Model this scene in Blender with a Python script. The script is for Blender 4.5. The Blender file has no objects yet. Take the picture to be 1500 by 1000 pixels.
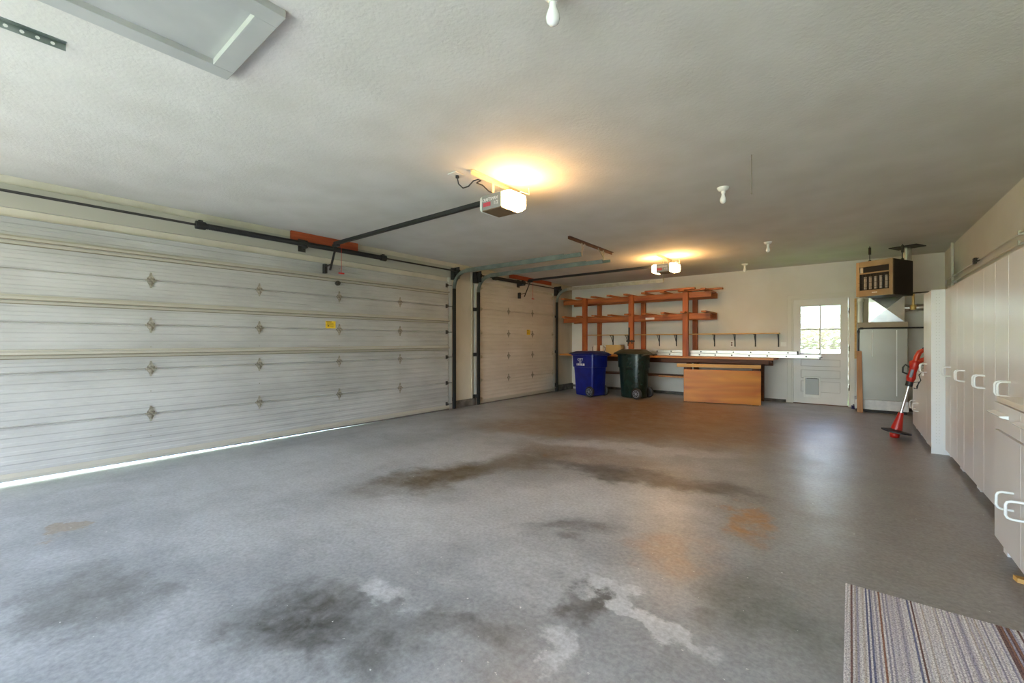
import bpy, bmesh, math, random
from mathutils import Vector, Matrix
random.seed(7)
sc = bpy.context.scene
COL = sc.collection
R = math.radians

# ------------------------------------------------------------------ camera, sky, sun, exposure
EYE = 1.21
cam_d = bpy.data.cameras.new('camera'); cam = bpy.data.objects.new('camera', cam_d); COL.objects.link(cam)
cam.location = (0, 0, EYE); cam.rotation_euler = (R(90), 0, math.atan2(496, 623))
cam_d.sensor_width = 36; cam_d.lens = 36*623/1500; cam_d.clip_start = .05; cam_d.clip_end = 300
sc.camera = cam
sc.view_settings.view_transform = 'Standard'; sc.view_settings.look = 'None'
sc.view_settings.gamma = 1; sc.view_settings.use_curve_mapping = False
sc.view_settings.exposure = 1.0
W = bpy.data.worlds.new('sky'); sc.world = W; W.use_nodes = True
wn = W.node_tree.nodes; wl = W.node_tree.links
bg = wn['Background']
sky = wn.new('ShaderNodeTexSky'); sky.sky_type = 'NISHITA'; sky.sun_disc = False
sky.sun_elevation = R(48); sky.sun_rotation = R(100); sky.dust_density = 1.5
wl.new(sky.outputs[0], bg.inputs[0]); bg.inputs[1].default_value = 1.6
sun_d = bpy.data.lights.new('sun', 'SUN'); sun_d.energy = 21; sun_d.angle = R(.6); sun_d.color = (1, .96, .90)
sun = bpy.data.objects.new('sun', sun_d); COL.objects.link(sun)
sun.rotation_euler = Vector((-.62, .22, -.75)).to_track_quat('-Z', 'Y').to_euler()

# ------------------------------------------------------------------ materials
MATS = {}
def nodes(name):
    m = bpy.data.materials.new(name); m.use_nodes = True
    MATS[name] = m
    return m, m.node_tree.nodes, m.node_tree.links, m.node_tree.nodes['Principled BSDF']
def mat(name, col, rough=.5, metal=0, col2=None, scale=6, stretch=(1, 1, 1), bump=0, bscale=None, spec=.5, contrast=(.35, .65), detail=4):
    m, n, l, b = nodes(name)
    b.inputs['Roughness'].default_value = rough; b.inputs['Metallic'].default_value = metal
    b.inputs['Specular IOR Level'].default_value = spec
    b.inputs['Base Color'].default_value = (*col, 1)
    if col2 or bump:
        tc = n.new('ShaderNodeTexCoord'); mp = n.new('ShaderNodeMapping'); mp.inputs['Scale'].default_value = stretch
        l.new(tc.outputs['Object'], mp.inputs[0])
    if col2:
        t = n.new('ShaderNodeTexNoise'); t.inputs['Scale'].default_value = scale; t.inputs['Detail'].default_value = detail
        l.new(mp.outputs[0], t.inputs[0])
        r = n.new('ShaderNodeValToRGB'); r.color_ramp.elements[0].position = contrast[0]; r.color_ramp.elements[1].position = contrast[1]
        r.color_ramp.elements[0].color = (*col, 1); r.color_ramp.elements[1].color = (*col2, 1)
        l.new(t.outputs[0], r.inputs[0]); l.new(r.outputs[0], b.inputs['Base Color'])
    if bump:
        t2 = n.new('ShaderNodeTexNoise'); t2.inputs['Scale'].default_value = bscale or scale*4; t2.inputs['Detail'].default_value = 3
        l.new(mp.outputs[0], t2.inputs[0])
        bp = n.new('ShaderNodeBump'); bp.inputs['Strength'].default_value = bump; bp.inputs['Distance'].default_value = .01
        l.new(t2.outputs[0], bp.inputs['Height']); l.new(bp.outputs[0], b.inputs['Normal'])
    return m
def emit(name, col, s):
    m, n, l, b = nodes(name)
    b.inputs['Base Color'].default_value = (.9, .9, .88, 1)
    b.inputs['Emission Color'].default_value = (*col, 1); b.inputs['Emission Strength'].default_value = s
    return m

mat('ceiling_paint', (.61, .585, .525), .85, col2=(.67, .645, .59), scale=2.2, bump=.2, bscale=48, detail=9)
mat('wall_paint', (.66, .63, .56), .7, col2=(.73, .70, .64), scale=1.1, bump=.12, bscale=40)
mat('wall_back_paint', (.68, .65, .60), .6, col2=(.75, .73, .69), scale=1.4, bump=.08, bscale=30)
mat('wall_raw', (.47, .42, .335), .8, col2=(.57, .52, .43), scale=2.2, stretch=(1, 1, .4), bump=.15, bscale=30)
mat('door_steel', (.33, .323, .305), .40, col2=(.42, .413, .395), scale=1.6, stretch=(1, .7, 1.4), bump=.03, bscale=60, detail=6)
mat('hatch_grey', (.40, .40, .375), .5, col2=(.45, .45, .42), scale=4)
mat('shade_line', (.17, .145, .10), .6)  # dark colour for the painted shade lines of the door struts
mat('door_steel_b', (.52, .46, .39), .5, col2=(.60, .545, .475), scale=1.6, stretch=(1, .7, 1.4), bump=.03, bscale=60, detail=6)
mat('strut_paint', (.38, .355, .295), .45)
mat('seal_dark', (.12, .11, .10), .7)
mat('aluminium', (.78, .78, .78), .28, 1, col2=(.62, .62, .62), scale=9)
mat('ladder_aluminium', (.82, .81, .78), .38, .75, col2=(.70, .69, .66), scale=8, stretch=(.4, 1, 1))
mat('galvanised', (.20, .24, .22), .42, .8, col2=(.32, .36, .33), scale=5)
mat('galvanised_warm', (.46, .42, .33), .45, .7, col2=(.58, .54, .44), scale=16)
mat('black_steel', (.025, .025, .025), .45, .3)
mat('black_plastic', (.02, .02, .022), .45)
mat('dark_iron', (.06, .055, .05), .5, .6)
mat('hinge_steel', (.36, .34, .28), .4, .4, col2=(.17, .15, .11), scale=40)
mat('red_board', (.30, .045, .012), .6, col2=(.40, .08, .025), scale=5, stretch=(3, .6, 6), bump=.1)
mat('wood_red', (.28, .055, .012), .5, col2=(.44, .12, .025), scale=3, stretch=(3, 3, .6), bump=.08, bscale=20)
mat('wood_beam', (.28, .06, .014), .5, col2=(.46, .14, .03), scale=3, stretch=(.6, 3, 6), bump=.08, bscale=20)
mat('wood_dark', (.075, .025, .012), .6, col2=(.13, .045, .02), scale=4, stretch=(.6, 3, 6))
mat('wood_slat', (.36, .10, .022), .5, col2=(.50, .17, .04), scale=4, stretch=(4, .6, 6))
mat('wood_pale', (.55, .30, .08), .5, col2=(.65, .39, .13), scale=4, stretch=(.5, 4, 6))
mat('wood_board', (.34, .15, .05), .5, col2=(.46, .22, .08), scale=4, stretch=(5, 5, .5))
mat('bench_top', (.42, .15, .035), .4, col2=(.55, .23, .06), scale=4, stretch=(.5, 5, 5))
mat('concrete_dark', (.06, .055, .05), .8, col2=(.16, .145, .125), scale=7, bump=.4)
mat('cabinet_white', (.70, .665, .65), .32, col2=(.73, .70, .685), scale=2)
mat('cabinet_side', (.80, .80, .80), .35)
mat('handle_white', (.86, .86, .85), .25)
mat('counter_beige', (.74, .66, .56), .35)
mat('blue_plastic', (.003, .007, .13), .28, col2=(.005, .014, .20), scale=6, bump=.06, bscale=40)
mat('blue_dark_plastic', (.006, .012, .10), .35)
mat('green_plastic', (.004, .013, .010), .26, col2=(.009, .026, .021), scale=6, bump=.06, bscale=40)
mat('green_lid', (.03, .035, .022), .3, col2=(.06, .05, .03), scale=5)
mat('tire', (.02, .02, .022), .6)
mat('wheel_grey', (.25, .27, .33), .45)
mat('white_print', (.75, .75, .8), .5)
mat('white_plastic', (.80, .80, .76), .4)
mat('opener_grey', (.30, .31, .31), .35, .5)
mat('opener_red', (.45, .06, .08), .5)
mat('opener_brown', (.16, .10, .05), .5)
mat('yellow_sticker', (.75, .50, .02), .5, col2=(.66, .42, .02), scale=30)
mat('print_dark', (.10, .06, .01), .6)
mat('red_plastic', (.50, .02, .012), .32)
mat('red_cord', (.55, .04, .03), .5)
mat('orange_red', (.58, .045, .012), .3)
mat('furnace_grey', (.25, .235, .205), .3, .3, col2=(.30, .285, .255), scale=1.6, bump=.05, bscale=4)
mat('furnace_beige', (.36, .30, .21), .5)
mat('furnace_base', (.72, .72, .72), .5, col2=(.60, .61, .62), scale=14)
mat('sheet_metal', (.72, .73, .72), .25, 1, col2=(.52, .54, .54), scale=4, bump=.25, bscale=5)
mat('brass', (.70, .50, .20), .35, .6)
mat('heater_tan', (.36, .25, .135), .35, .35, col2=(.43, .32, .19), scale=4)
mat('heater_dark', (.012, .007, .005), .6)
mat('heater_fin', (.42, .43, .42), .35, .8)
mat('cream_trim', (.70, .68, .62), .5)
mat('door_white', (.70, .69, .66), .45, col2=(.74, .73, .71), scale=3)
mat('door_line', (.50, .48, .45), .6)
mat('flap', (.30, .31, .30), .3)
mat('porcelain', (.85, .84, .80), .25)
mat('bulb_glass', (.90, .90, .88), .15)
mat('string', (.28, .25, .20), .8)
mat('mug_white', (.72, .66, .60), .3)
mat('mug_dark', (.12, .05, .03), .4)
mat('carton', (.58, .42, .17), .7)
mat('lawn_green', (.09, .23, .03), .9, col2=(.15, .32, .05), scale=2)
mat('driveway_concrete', (.55, .54, .51), .85, col2=(.62, .61, .58), scale=2)
mat('leaf', (.05, .10, .02), .6, col2=(.14, .14, .05), scale=4)
mat('siding_white', (.80, .80, .78), .6)
mat('trim_grey', (.50, .50, .46), .55, col2=(.56, .56, .52), scale=3)
mat('plaster_patch', (.47, .42, .35), .8)
emit('lens_lit', (1, .56, .20), 46)

def plywood():
    m, n, l, b = nodes('plywood')
    tc = n.new('ShaderNodeTexCoord'); mp = n.new('ShaderNodeMapping'); mp.inputs['Scale'].default_value = (.7, 1, 3.2)
    l.new(tc.outputs['Object'], mp.inputs[0])
    t = n.new('ShaderNodeTexNoise'); t.inputs['Scale'].default_value = 1.6; t.inputs['Detail'].default_value = 2; t.inputs['Distortion'].default_value = .6
    l.new(mp.outputs[0], t.inputs[0])
    w = n.new('ShaderNodeTexWave'); w.wave_type = 'RINGS'; w.inputs['Scale'].default_value = .7; w.inputs['Distortion'].default_value = 5; w.inputs['Detail'].default_value = 2
    l.new(mp.outputs[0], w.inputs[0])
    r = n.new('ShaderNodeValToRGB'); e = r.color_ramp.elements
    e[0].position = .3; e[0].color = (.45, .125, .008, 1); e[1].position = .7; e[1].color = (.63, .26, .022, 1)
    l.new(t.outputs[0], r.inputs[0])
    mx = n.new('ShaderNodeMixRGB'); mx.blend_type = 'MULTIPLY'; mx.inputs[0].default_value = .12
    l.new(r.outputs[0], mx.inputs[1]); l.new(w.outputs[0], mx.inputs[2]); l.new(mx.outputs[0], b.inputs['Base Color'])
    b.inputs['Roughness'].default_value = .4
plywood()

def glass():
    m, n, l, b = nodes('window_glass')
    o = n['Material Output']; n.remove(b)
    t = n.new('ShaderNodeBsdfTransparent'); g = n.new('ShaderNodeBsdfGlossy'); g.inputs['Roughness'].default_value = .02
    mx = n.new('ShaderNodeMixShader'); mx.inputs[0].default_value = .06
    l.new(t.outputs[0], mx.inputs[1]); l.new(g.outputs[0], mx.inputs[2]); l.new(mx.outputs[0], o.inputs[0])
glass()

def floor_material():
    m, n, l, b = nodes('floor_concrete')
    tc = n.new('ShaderNodeTexCoord')
    def noise(scale, detail=5, stretch=(1, 1, 1), dist=0, rot=0):
        mp = n.new('ShaderNodeMapping'); mp.inputs['Scale'].default_value = stretch; mp.inputs['Rotation'].default_value = (0, 0, rot)
        l.new(tc.outputs['Object'], mp.inputs[0])
        t = n.new('ShaderNodeTexNoise'); t.inputs['Scale'].default_value = scale; t.inputs['Detail'].default_value = detail; t.inputs['Distortion'].default_value = dist
        t.inputs['Roughness'].default_value = .62; l.new(mp.outputs[0], t.inputs[0]); return t
    def ramp(src, p0, c0, p1, c1):
        r = n.new('ShaderNodeValToRGB'); e = r.color_ramp.elements
        e[0].position = p0; e[0].color = (*c0, 1); e[1].position = p1; e[1].color = (*c1, 1)
        l.new(src, r.inputs[0]); return r.outputs[0]
    def mix(a, c, fac, kind='MIX'):
        x = n.new('ShaderNodeMixRGB'); x.blend_type = kind
        for s, v in ((1, a), (2, c)):
            if isinstance(v, tuple): x.inputs[s].default_value = (*v, 1)
            else: l.new(v, x.inputs[s])
        if isinstance(fac, (int, float)): x.inputs[0].default_value = fac
        else: l.new(fac, x.inputs[0])
        return x.outputs[0]
    base = ramp(noise(.9, 6).outputs[0], .3, (.275, .285, .302), .7, (.43, .44, .458))
    base = mix(base, ramp(noise(3.0, 12, dist=.6).outputs[0], .30, (.62, .62, .62), .70, (1.2, 1.2, 1.2)), .55, 'MULTIPLY')
    base = mix(base, ramp(noise(5, 5, (.25, 2.2, 1), 0, .15).outputs[0], .35, (.8, .8, .8), .65, (1.1, 1.1, 1.1)), .25, 'MULTIPLY')
    # warped position for stain outlines
    wn_ = noise(2.6, 10); sub = n.new('ShaderNodeVectorMath'); sub.operation = 'SUBTRACT'; sub.inputs[1].default_value = (.5, .5, .5)
    l.new(wn_.outputs['Color'], sub.inputs[0])
    scl = n.new('ShaderNodeVectorMath'); scl.operation = 'SCALE'; scl.inputs['Scale'].default_value = .9; l.new(sub.outputs[0], scl.inputs[0])
    add = n.new('ShaderNodeVectorMath'); add.operation = 'ADD'; l.new(tc.outputs['Object'], add.inputs[0]); l.new(scl.outputs[0], add.inputs[1])
    br = noise(8, 10, dist=.6)
    def stain(c, cx, cy, rx, ry, ang, amt, soft=.75, broken=.5):
        nonlocal base
        amt = min(1, amt*1.25); broken *= .8; rx *= 1.12; ry *= 1.12
        mp = n.new('ShaderNodeMapping'); mp.vector_type = 'TEXTURE'
        mp.inputs['Location'].default_value = (cx, cy, 0); mp.inputs['Rotation'].default_value = (0, 0, R(ang)); mp.inputs['Scale'].default_value = (rx, ry, 50)
        l.new(add.outputs[0], mp.inputs[0])
        ln = n.new('ShaderNodeVectorMath'); ln.operation = 'LENGTH'; l.new(mp.outputs[0], ln.inputs[0])
        mr = n.new('ShaderNodeMapRange'); mr.interpolation_type = 'SMOOTHSTEP'
        mr.inputs[1].default_value = 1.0; mr.inputs[2].default_value = 1 - soft*.85; mr.inputs[3].default_value = 0; mr.inputs[4].default_value = amt
        l.new(ln.outputs['Value'], mr.inputs[0])
        b2 = n.new('ShaderNodeMapRange'); b2.inputs[1].default_value = .32; b2.inputs[2].default_value = .62; b2.inputs[3].default_value = 1 - broken; b2.inputs[4].default_value = 1
        l.new(br.outputs[0], b2.inputs[0])
        mu = n.new('ShaderNodeMath'); mu.operation = 'MULTIPLY'; l.new(mr.outputs[0], mu.inputs[0]); l.new(b2.outputs[0], mu.inputs[1])
        base = mix(base, c, mu.outputs[0])
    brown = (.085, .055, .02); dark = (.075, .07, .065); warm = (.20, .12, .052); pale = (.58, .59, .61); rust = (.40, .20, .065)
    stain((.25, .22, .19), .5, 6.2, 1.6, 5.5, 0, .7, .6, .3)          # worn sealed strip by the cabinets
    stain((.22, .115, .04), -2.6, 7.0, 2.3, 2.6, 0, .9, .7, .4)                    # brown area by the bench
    stain(warm, -3.3, 5.0, 1.5, .7, 20, .6, .8, .5)
    stain(warm, -1.2, 6.2, 1.2, 1.3, 0, .6, .8, .5)
    stain(warm, -2.2, 4.0, 1.0, .5, 0, .45, .8, .5)
    stain(pale, -3.4, 3.2, .8, .7, 40, .4, .9, .6)
    stain(pale, -1.3, 1.85, .5, .35, 20, .45, .9, .6)
    stain(pale, -3.0, 1.1, .9, .5, 40, .4, .9, .6)
    stain(pale, -2.0, 4.6, 1.3, .22, 20, .5, .8, .5)
    stain(pale, -1.6, 2.9, 1.1, .5, 40, .5, .8, .5)
    stain(pale, -2.2, 1.9, .9, .45, 30, .4, .8, .5)
    stain(pale, -4.2, 1.9, 1.3, 1.0, 60, .45, .9, .6)
    stain(brown, -2.86, 2.6, .36, .85, -18, .95, .9, .4)
    stain(brown, -2.6, 3.5, .45, .55, -20, .6, .9, .4)
    stain(dark, -1.55, 3.68, 1.05, .26, 8, .7, .8, .5)
    stain(dark, -.75, 3.78, .38, .22, 0, .6, .8, .5)
    stain(rust, -.53, 3.22, .15, .32, 10, .9, .8, .6)
    stain((.36, .23, .15), -.80, 2.42, .25, .30, 0, .5, .9, .6)
    stain(dark, -1.9, .98, .40, .34, 20, .8, .9, .7)
    stain(dark, -1.55, .95, .30, .22, 20, .6, .9, .8)
    stain(dark, -1.35, 1.25, .4, .14, 20, .5, .9, .6)
    stain(dark, -.98, 1.75, .16, .17, 0, .7, .8, .5)
    stain((.13, .135, .12), -.32, 2.2, .33, .36, 0, .6, .9, .6)
    stain(dark, -1.45, 2.35, .4, .12, 30, .45, .9, .6)
    stain(dark, -2.8, .3, .5, .25, 0, .55, .9, .5)
    stain(pale, -.76, 1.86, .30, .085, -8, .95, .5, .45)
    stain(pale, -.92, 1.46, .10, .12, 30, .9, .6, .75)
    stain(pale, -1.72, 1.3, .24, .1, 10, .7, .8, .6)
    stain((.30, .25, .20), -3.97, .36, .10, .17, 0, .8, .4, .1)          # patch by the big door
    sp = noise(38, 2); spk = ramp(sp.outputs[0], .73, (0, 0, 0), .76, (1, 1, 1)); base = mix(base, (.7, .7, .68), spk)
    fine = ramp(noise(45, 8, dist=.2).outputs[0], .35, (.72, .72, .72), .66, (1.2, 1.2, 1.2)); base = mix(base, fine, .7, 'MULTIPLY')
    l.new(base, b.inputs['Base Color'])
    rr = n.new('ShaderNodeMapRange'); rr.inputs[3].default_value = .22; rr.inputs[4].default_value = .5
    l.new(noise(2.6, 6).outputs[0], rr.inputs[0]); l.new(rr.outputs[0], b.inputs['Roughness'])
    bp = n.new('ShaderNodeBump'); bp.inputs['Strength'].default_value = .12; bp.inputs['Distance'].default_value = .01
    l.new(noise(26, 6).outputs[0], bp.inputs['Height']); l.new(bp.outputs[0], b.inputs['Normal'])
    b.inputs['Specular IOR Level'].default_value = .5
floor_material()

def rug_material():
    m, n, l, b = nodes('rug_weave')
    tc = n.new('ShaderNodeTexCoord'); sx = n.new('ShaderNodeSeparateXYZ'); l.new(tc.outputs['Object'], sx.inputs[0])
    def math_(op, a, v):
        x = n.new('ShaderNodeMath'); x.operation = op
        l.new(a, x.inputs[0])
        if isinstance(v, (int, float)): x.inputs[1].default_value = v
        else: l.new(v, x.inputs[1])
        return x.outputs[0]
    q = math_('FLOOR', math_('MULTIPLY', sx.outputs[0], 150), 0)
    wn_ = n.new('ShaderNodeTexWhiteNoise'); wn_.noise_dimensions = '1D'; l.new(q, wn_.inputs['W'])
    r = n.new('ShaderNodeValToRGB'); r.color_ramp.interpolation = 'CONSTANT'; e = r.color_ramp.elements
    cs = [(0, (.62, .58, .58)), (.25, (.50, .46, .49)), (.42, (.68, .64, .62)), (.58, (.19, .115, .105)), (.65, (.17, .17, .26)), (.72, (.36, .33, .39)), (.84, (.50, .44, .40)), (.94, (.28, .15, .11))]
    e[0].position = 0; e[0].color = (*cs[0][1], 1); e[1].position = cs[1][0]; e[1].color = (*cs[1][1], 1)
    for p, c in cs[2:]:
        k = e.new(p); k.color = (*c, 1)
    l.new(wn_.outputs[0], r.inputs[0])
    mp = n.new('ShaderNodeMapping'); mp.inputs['Scale'].default_value = (110, 90, 1); mp.inputs['Rotation'].default_value = (0, 0, .25); l.new(tc.outputs['Object'], mp.inputs[0])
    ck = n.new('ShaderNodeTexNoise'); ck.inputs['Scale'].default_value = 1.6; ck.inputs['Detail'].default_value = 2; l.new(mp.outputs[0], ck.inputs[0])
    rr = n.new('ShaderNodeValToRGB'); rr.color_ramp.elements[0].position = .35; rr.color_ramp.elements[0].color = (.45, .43, .45, 1); rr.color_ramp.elements[1].position = .6; rr.color_ramp.elements[1].color = (1.2, 1.2, 1.2, 1)
    l.new(ck.outputs[0], rr.inputs[0])
    mx = n.new('ShaderNodeMixRGB'); mx.blend_type = 'MULTIPLY'; mx.inputs[0].default_value = .8
    l.new(r.outputs[0], mx.inputs[1]); l.new(rr.outputs[0], mx.inputs[2]); l.new(mx.outputs[0], b.inputs['Base Color'])
    b.inputs['Roughness'].default_value = .95; b.inputs['Specular IOR Level'].default_value = .1
rug_material()

# ------------------------------------------------------------------ mesh helpers
ORG = {}
def rotz(a): return Matrix.Rotation(a, 3, 'Z')
class MB:
    def __init__(s): s.v = []; s.f = []; s.smooth = []
    def add(s, vs, fs, smooth=False):
        o = len(s.v); s.v += [tuple(p) for p in vs]
        s.f += [tuple(i+o for i in q) for q in fs]; s.smooth += [smooth]*len(fs); return s
    def box(s, x0, x1, y0, y1, z0, z1):
        if x0 > x1: x0, x1 = x1, x0
        if y0 > y1: y0, y1 = y1, y0
        if z0 > z1: z0, z1 = z1, z0
        return s.add([(x0,y0,z0),(x1,y0,z0),(x1,y1,z0),(x0,y1,z0),(x0,y0,z1),(x1,y0,z1),(x1,y1,z1),(x0,y1,z1)],
                     [(0,3,2,1),(4,5,6,7),(0,1,5,4),(1,2,6,5),(2,3,7,6),(3,0,4,7)])
    def hexa(s, p):       # 8 corner points, bottom 4 then top 4
        return s.add(p, [(0,3,2,1),(4,5,6,7),(0,1,5,4),(1,2,6,5),(2,3,7,6),(3,0,4,7)])
    def beam(s, a, b, w, h, up=(0,0,1)):
        a = Vector(a); b = Vector(b); d = (b-a).normalized(); u = Vector(up)
        side = d.cross(u)
        if side.length < 1e-5: side = d.cross(Vector((1,0,0)))
        side.normalize(); u = side.cross(d).normalized()
        c = []
        for p in (a, b):
            for i, j in ((-1,-1),(1,-1),(1,1),(-1,1)): c.append(p+side*(w/2*i)+u*(h/2*j))
        return s.add(c, [(0,1,2,3),(7,6,5,4),(0,4,5,1),(1,5,6,2),(2,6,7,3),(3,7,4,0)])
    def tube(s, pts, r, n=8, cap=True, closed=False):
        pts = [Vector(p) for p in pts]; k = len(pts); rs = r if isinstance(r, (list, tuple)) else [r]*k
        rings = []; ref = None
        for i, p in enumerate(pts):
            if closed: t = (pts[(i+1) % k]-pts[i-1])
            else: t = pts[min(i+1, k-1)]-pts[max(i-1, 0)]
            t.normalize()
            if ref is None:
                ref = t.cross(Vector((0,0,1)))
                if ref.length < 1e-3: ref = t.cross(Vector((1,0,0)))
            ref = (ref - t*ref.dot(t))
            if ref.length < 1e-5: ref = t.orthogonal()
            ref.normalize(); bn = t.cross(ref)
            rings.append([p+(ref*math.cos(2*math.pi*j/n)+bn*math.sin(2*math.pi*j/n))*rs[i] for j in range(n)])
        vs = [q for rg in rings for q in rg]; fs = []
        for i in range(k if closed else k-1):
            a = i*n; b = ((i+1) % k)*n
            for j in range(n): fs.append((a+j, a+(j+1) % n, b+(j+1) % n, b+j))
        s.add(vs, fs, True)
        if cap and not closed:
            s.add(rings[0], [tuple(range(n))[::-1]]); s.add(rings[-1], [tuple(range(n))])
        return s
    def cyl(s, a, b, r, n=16, r2=None): return s.tube([a, b], [r, r if r2 is None else r2], n)
    def lathe(s, prof, n=20, o=(0,0,0), axis='z', smooth=True, cap=True):
        vs = []; fs = []
        for (r, h) in prof:
            for j in range(n):
                a = 2*math.pi*j/n; c, d = r*math.cos(a), r*math.sin(a)
                p = (c, d, h) if axis == 'z' else ((h, c, d) if axis == 'x' else (d, h, c))
                vs.append((p[0]+o[0], p[1]+o[1], p[2]+o[2]))
        k = len(prof)
        for i in range(k-1):
            for j in range(n): fs.append((i*n+j, i*n+(j+1) % n, (i+1)*n+(j+1) % n, (i+1)*n+j))
        s.add(vs, fs, smooth)
        if cap: s.add(vs[:n], [tuple(range(n))[::-1]]); s.add(vs[-n:], [tuple(range(n))])
        return s
    def prism(s, poly, axis, a, b):
        n = len(poly)
        def pt(p, h): return {'x': (h, p[0], p[1]), 'y': (p[0], h, p[1]), 'z': (p[0], p[1], h)}[axis]
        vs = [pt(p, a) for p in poly]+[pt(p, b) for p in poly]
        fs = [tuple(range(n))[::-1], tuple(range(n, 2*n))]+[(i, (i+1) % n, n+(i+1) % n, n+i) for i in range(n)]
        return s.add(vs, fs)
    def sweep(s, prof, path, b=(0,1,0)):     # closed profile (n,b) along path, binormal fixed
        b = Vector(b); path = [Vector(p) for p in path]; k = len(path); m = len(prof); vs = []; fs = []
        for i, p in enumerate(path):
            t = (path[min(i+1, k-1)]-path[max(i-1, 0)]).normalized(); nn = b.cross(t).normalized()
            vs += [p+nn*q[0]+b*q[1] for q in prof]
        for i in range(k-1):
            for j in range(m): fs.append((i*m+j, i*m+(j+1) % m, (i+1)*m+(j+1) % m, (i+1)*m+j))
        fs += [tuple(range(m))[::-1], tuple(range((k-1)*m, k*m))]
        return s.add(vs, fs)
    def xf(s, M, t=(0,0,0), start=0):
        t = Vector(t)
        for i in range(start, len(s.v)): s.v[i] = tuple(M @ Vector(s.v[i])+t)
        return s
    def build(s, name, m, parent=None, local=False, bev=0, flip=False):
        me = bpy.data.meshes.new(name)
        o = ORG.get(parent.name, (0,0,0)) if (parent and not local) else (0,0,0)
        me.from_pydata([(p[0]-o[0], p[1]-o[1], p[2]-o[2]) for p in s.v], [], s.f)
        me.polygons.foreach_set('use_smooth', s.smooth)
        bm = bmesh.new(); bm.from_mesh(me); bmesh.ops.recalc_face_normals(bm, faces=bm.faces); bm.to_mesh(me); bm.free()
        me.materials.append(MATS[m]); me.update()
        ob = bpy.data.objects.new(name, me); COL.objects.link(ob)
        if parent:
            ob.parent = parent; ORG[ob.name] = ORG.get(parent.name, (0,0,0))
        else: ORG[ob.name] = (0,0,0)
        if bev:
            q = ob.modifiers.new('bevel', 'BEVEL'); q.width = bev; q.segments = 2; q.limit_method = 'ANGLE'; q.angle_limit = R(50)
        return ob
def tag(o, label, cat=None, group=None, kind=None):
    o['label'] = label
    if cat: o['category'] = cat
    if group: o['group'] = group
    if kind: o['kind'] = kind
    return o
def thing(name, loc, label, cat, group=None, kind=None, rz=0):
    o = bpy.data.objects.new(name, None); COL.objects.link(o); o.empty_display_size = .1
    o.location = loc; o.rotation_euler.z = rz; ORG[o.name] = tuple(loc)
    return tag(o, label, cat, group, kind)
def share(o, name, parent, loc):           # a copy of a piece, sharing its mesh
    c = o.copy(); c.name = name; COL.objects.link(c); c.parent = parent; c.location = loc; return c
def text_mesh(s, size, extr=.0015, shear=0):
    cu = bpy.data.curves.new('lettering', 'FONT'); cu.body = s; cu.size = size; cu.extrude = extr; cu.shear = shear
    cu.align_x = 'CENTER'; cu.align_y = 'CENTER'; cu.resolution_u = 3
    o = bpy.data.objects.new('lettering', cu); COL.objects.link(o)
    me = bpy.data.meshes.new_from_object(o); bpy.data.objects.remove(o); return me

XL, XW, XR, YB, YF, ZC = -5.87, -5.92, 1.23, 10.05, -3.0, 2.70

# ------------------------------------------------------------------ the setting
m = MB()
xs = [(-6.10, -.07), (-5.87, -.06), (-5.0, 0), (XR+.15, 0)]
vs = []
for x, z in xs:
    for y in (YF-.15, YB+.15): vs.append((x, y, z))
n0 = len(vs); vs += [(p[0], p[1], -.13) for p in vs]
fs = [(2*i, 2*i+2, 2*i+3, 2*i+1) for i in range(3)]+[(n0+2*i, n0+2*i+1, n0+2*i+3, n0+2*i+2) for i in range(3)]
fs += [(0, 1, n0+1, n0), (6, n0+6, n0+7, 7)]+[(2*i, n0+2*i, n0+2*i+2, 2*i+2) for i in range(3)]+[(2*i+1, 2*i+3, n0+2*i+3, n0+2*i+1) for i in range(3)]
m.add(vs, fs)
tag(m.build('floor', 'floor_concrete'), 'grey stained concrete garage floor', 'floor', kind='structure')
m = MB(); m.box(XW-.18, XR+.15, YF-.15, YB+.15, ZC, ZC+.15)
tag(m.build('ceiling', 'ceiling_paint'), 'pale stippled plaster garage ceiling', 'ceiling', kind='structure')
D1 = (.02, 5.47); D2 = (6.31, 9.04)
m = MB(); x0, x1 = XW-.15, XW
m.box(x0, x1, YF, D1[0]+.03, -.12, ZC); m.box(x0, x1, D1[1]-.03, D2[0]+.03, -.12, ZC); m.box(x0, x1, D2[1]-.03, YB+.15, -.12, ZC)
m.box(x0, x1, D1[0]+.03, D1[1]-.03, 2.30, ZC); m.box(x0, x1, D2[0]+.03, D2[1]-.03, 2.30, ZC)
tag(m.build('wall_left', 'wall_raw'), 'cream wall holding the two white garage doors', 'wall', kind='structure')
DX0, DX1, DZ = -.92, .0, 2.07
m = MB(); m.box(XW, DX0, YB, YB+.15, -.12, ZC); m.box(DX1, XR, YB, YB+.15, -.12, ZC); m.box(DX0, DX1, YB, YB+.15, DZ, ZC); m.box(DX0, DX1, YB, YB+.15, -.12, .0)
tag(m.build('wall_back', 'wall_back_paint'), 'off-white wall behind the workbench and the half-glazed door', 'wall', kind='structure')
m = MB(); m.box(XR, XR+.15, YF-.15, YB+.15, -.12, ZC)
tag(m.build('wall_right', 'wall_paint'), 'cream wall behind the row of white cabinets', 'wall', kind='structure')
OX0, OX1, OZ = -4.5, .3, 2.35
m = MB(); m.box(XW, OX0, YF-.15, YF, -.12, ZC); m.box(OX1, XR, YF-.15, YF, -.12, ZC); m.box(OX0, OX1, YF-.15, YF, OZ, ZC)
tag(m.build('wall_front', 'wall_paint'), 'cream wall around the open vehicle doorway', 'wall', kind='structure')
m = MB(); m.box(XW+.0, DX0-.09, YB-.04, YB, 0, .055); m.box(.03, XR, YB-.04, YB, 0, .055)
tag(m.build('baseboard_back', 'concrete_dark'), 'dark concrete curb along the foot of the back wall', 'curb', kind='structure')
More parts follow.
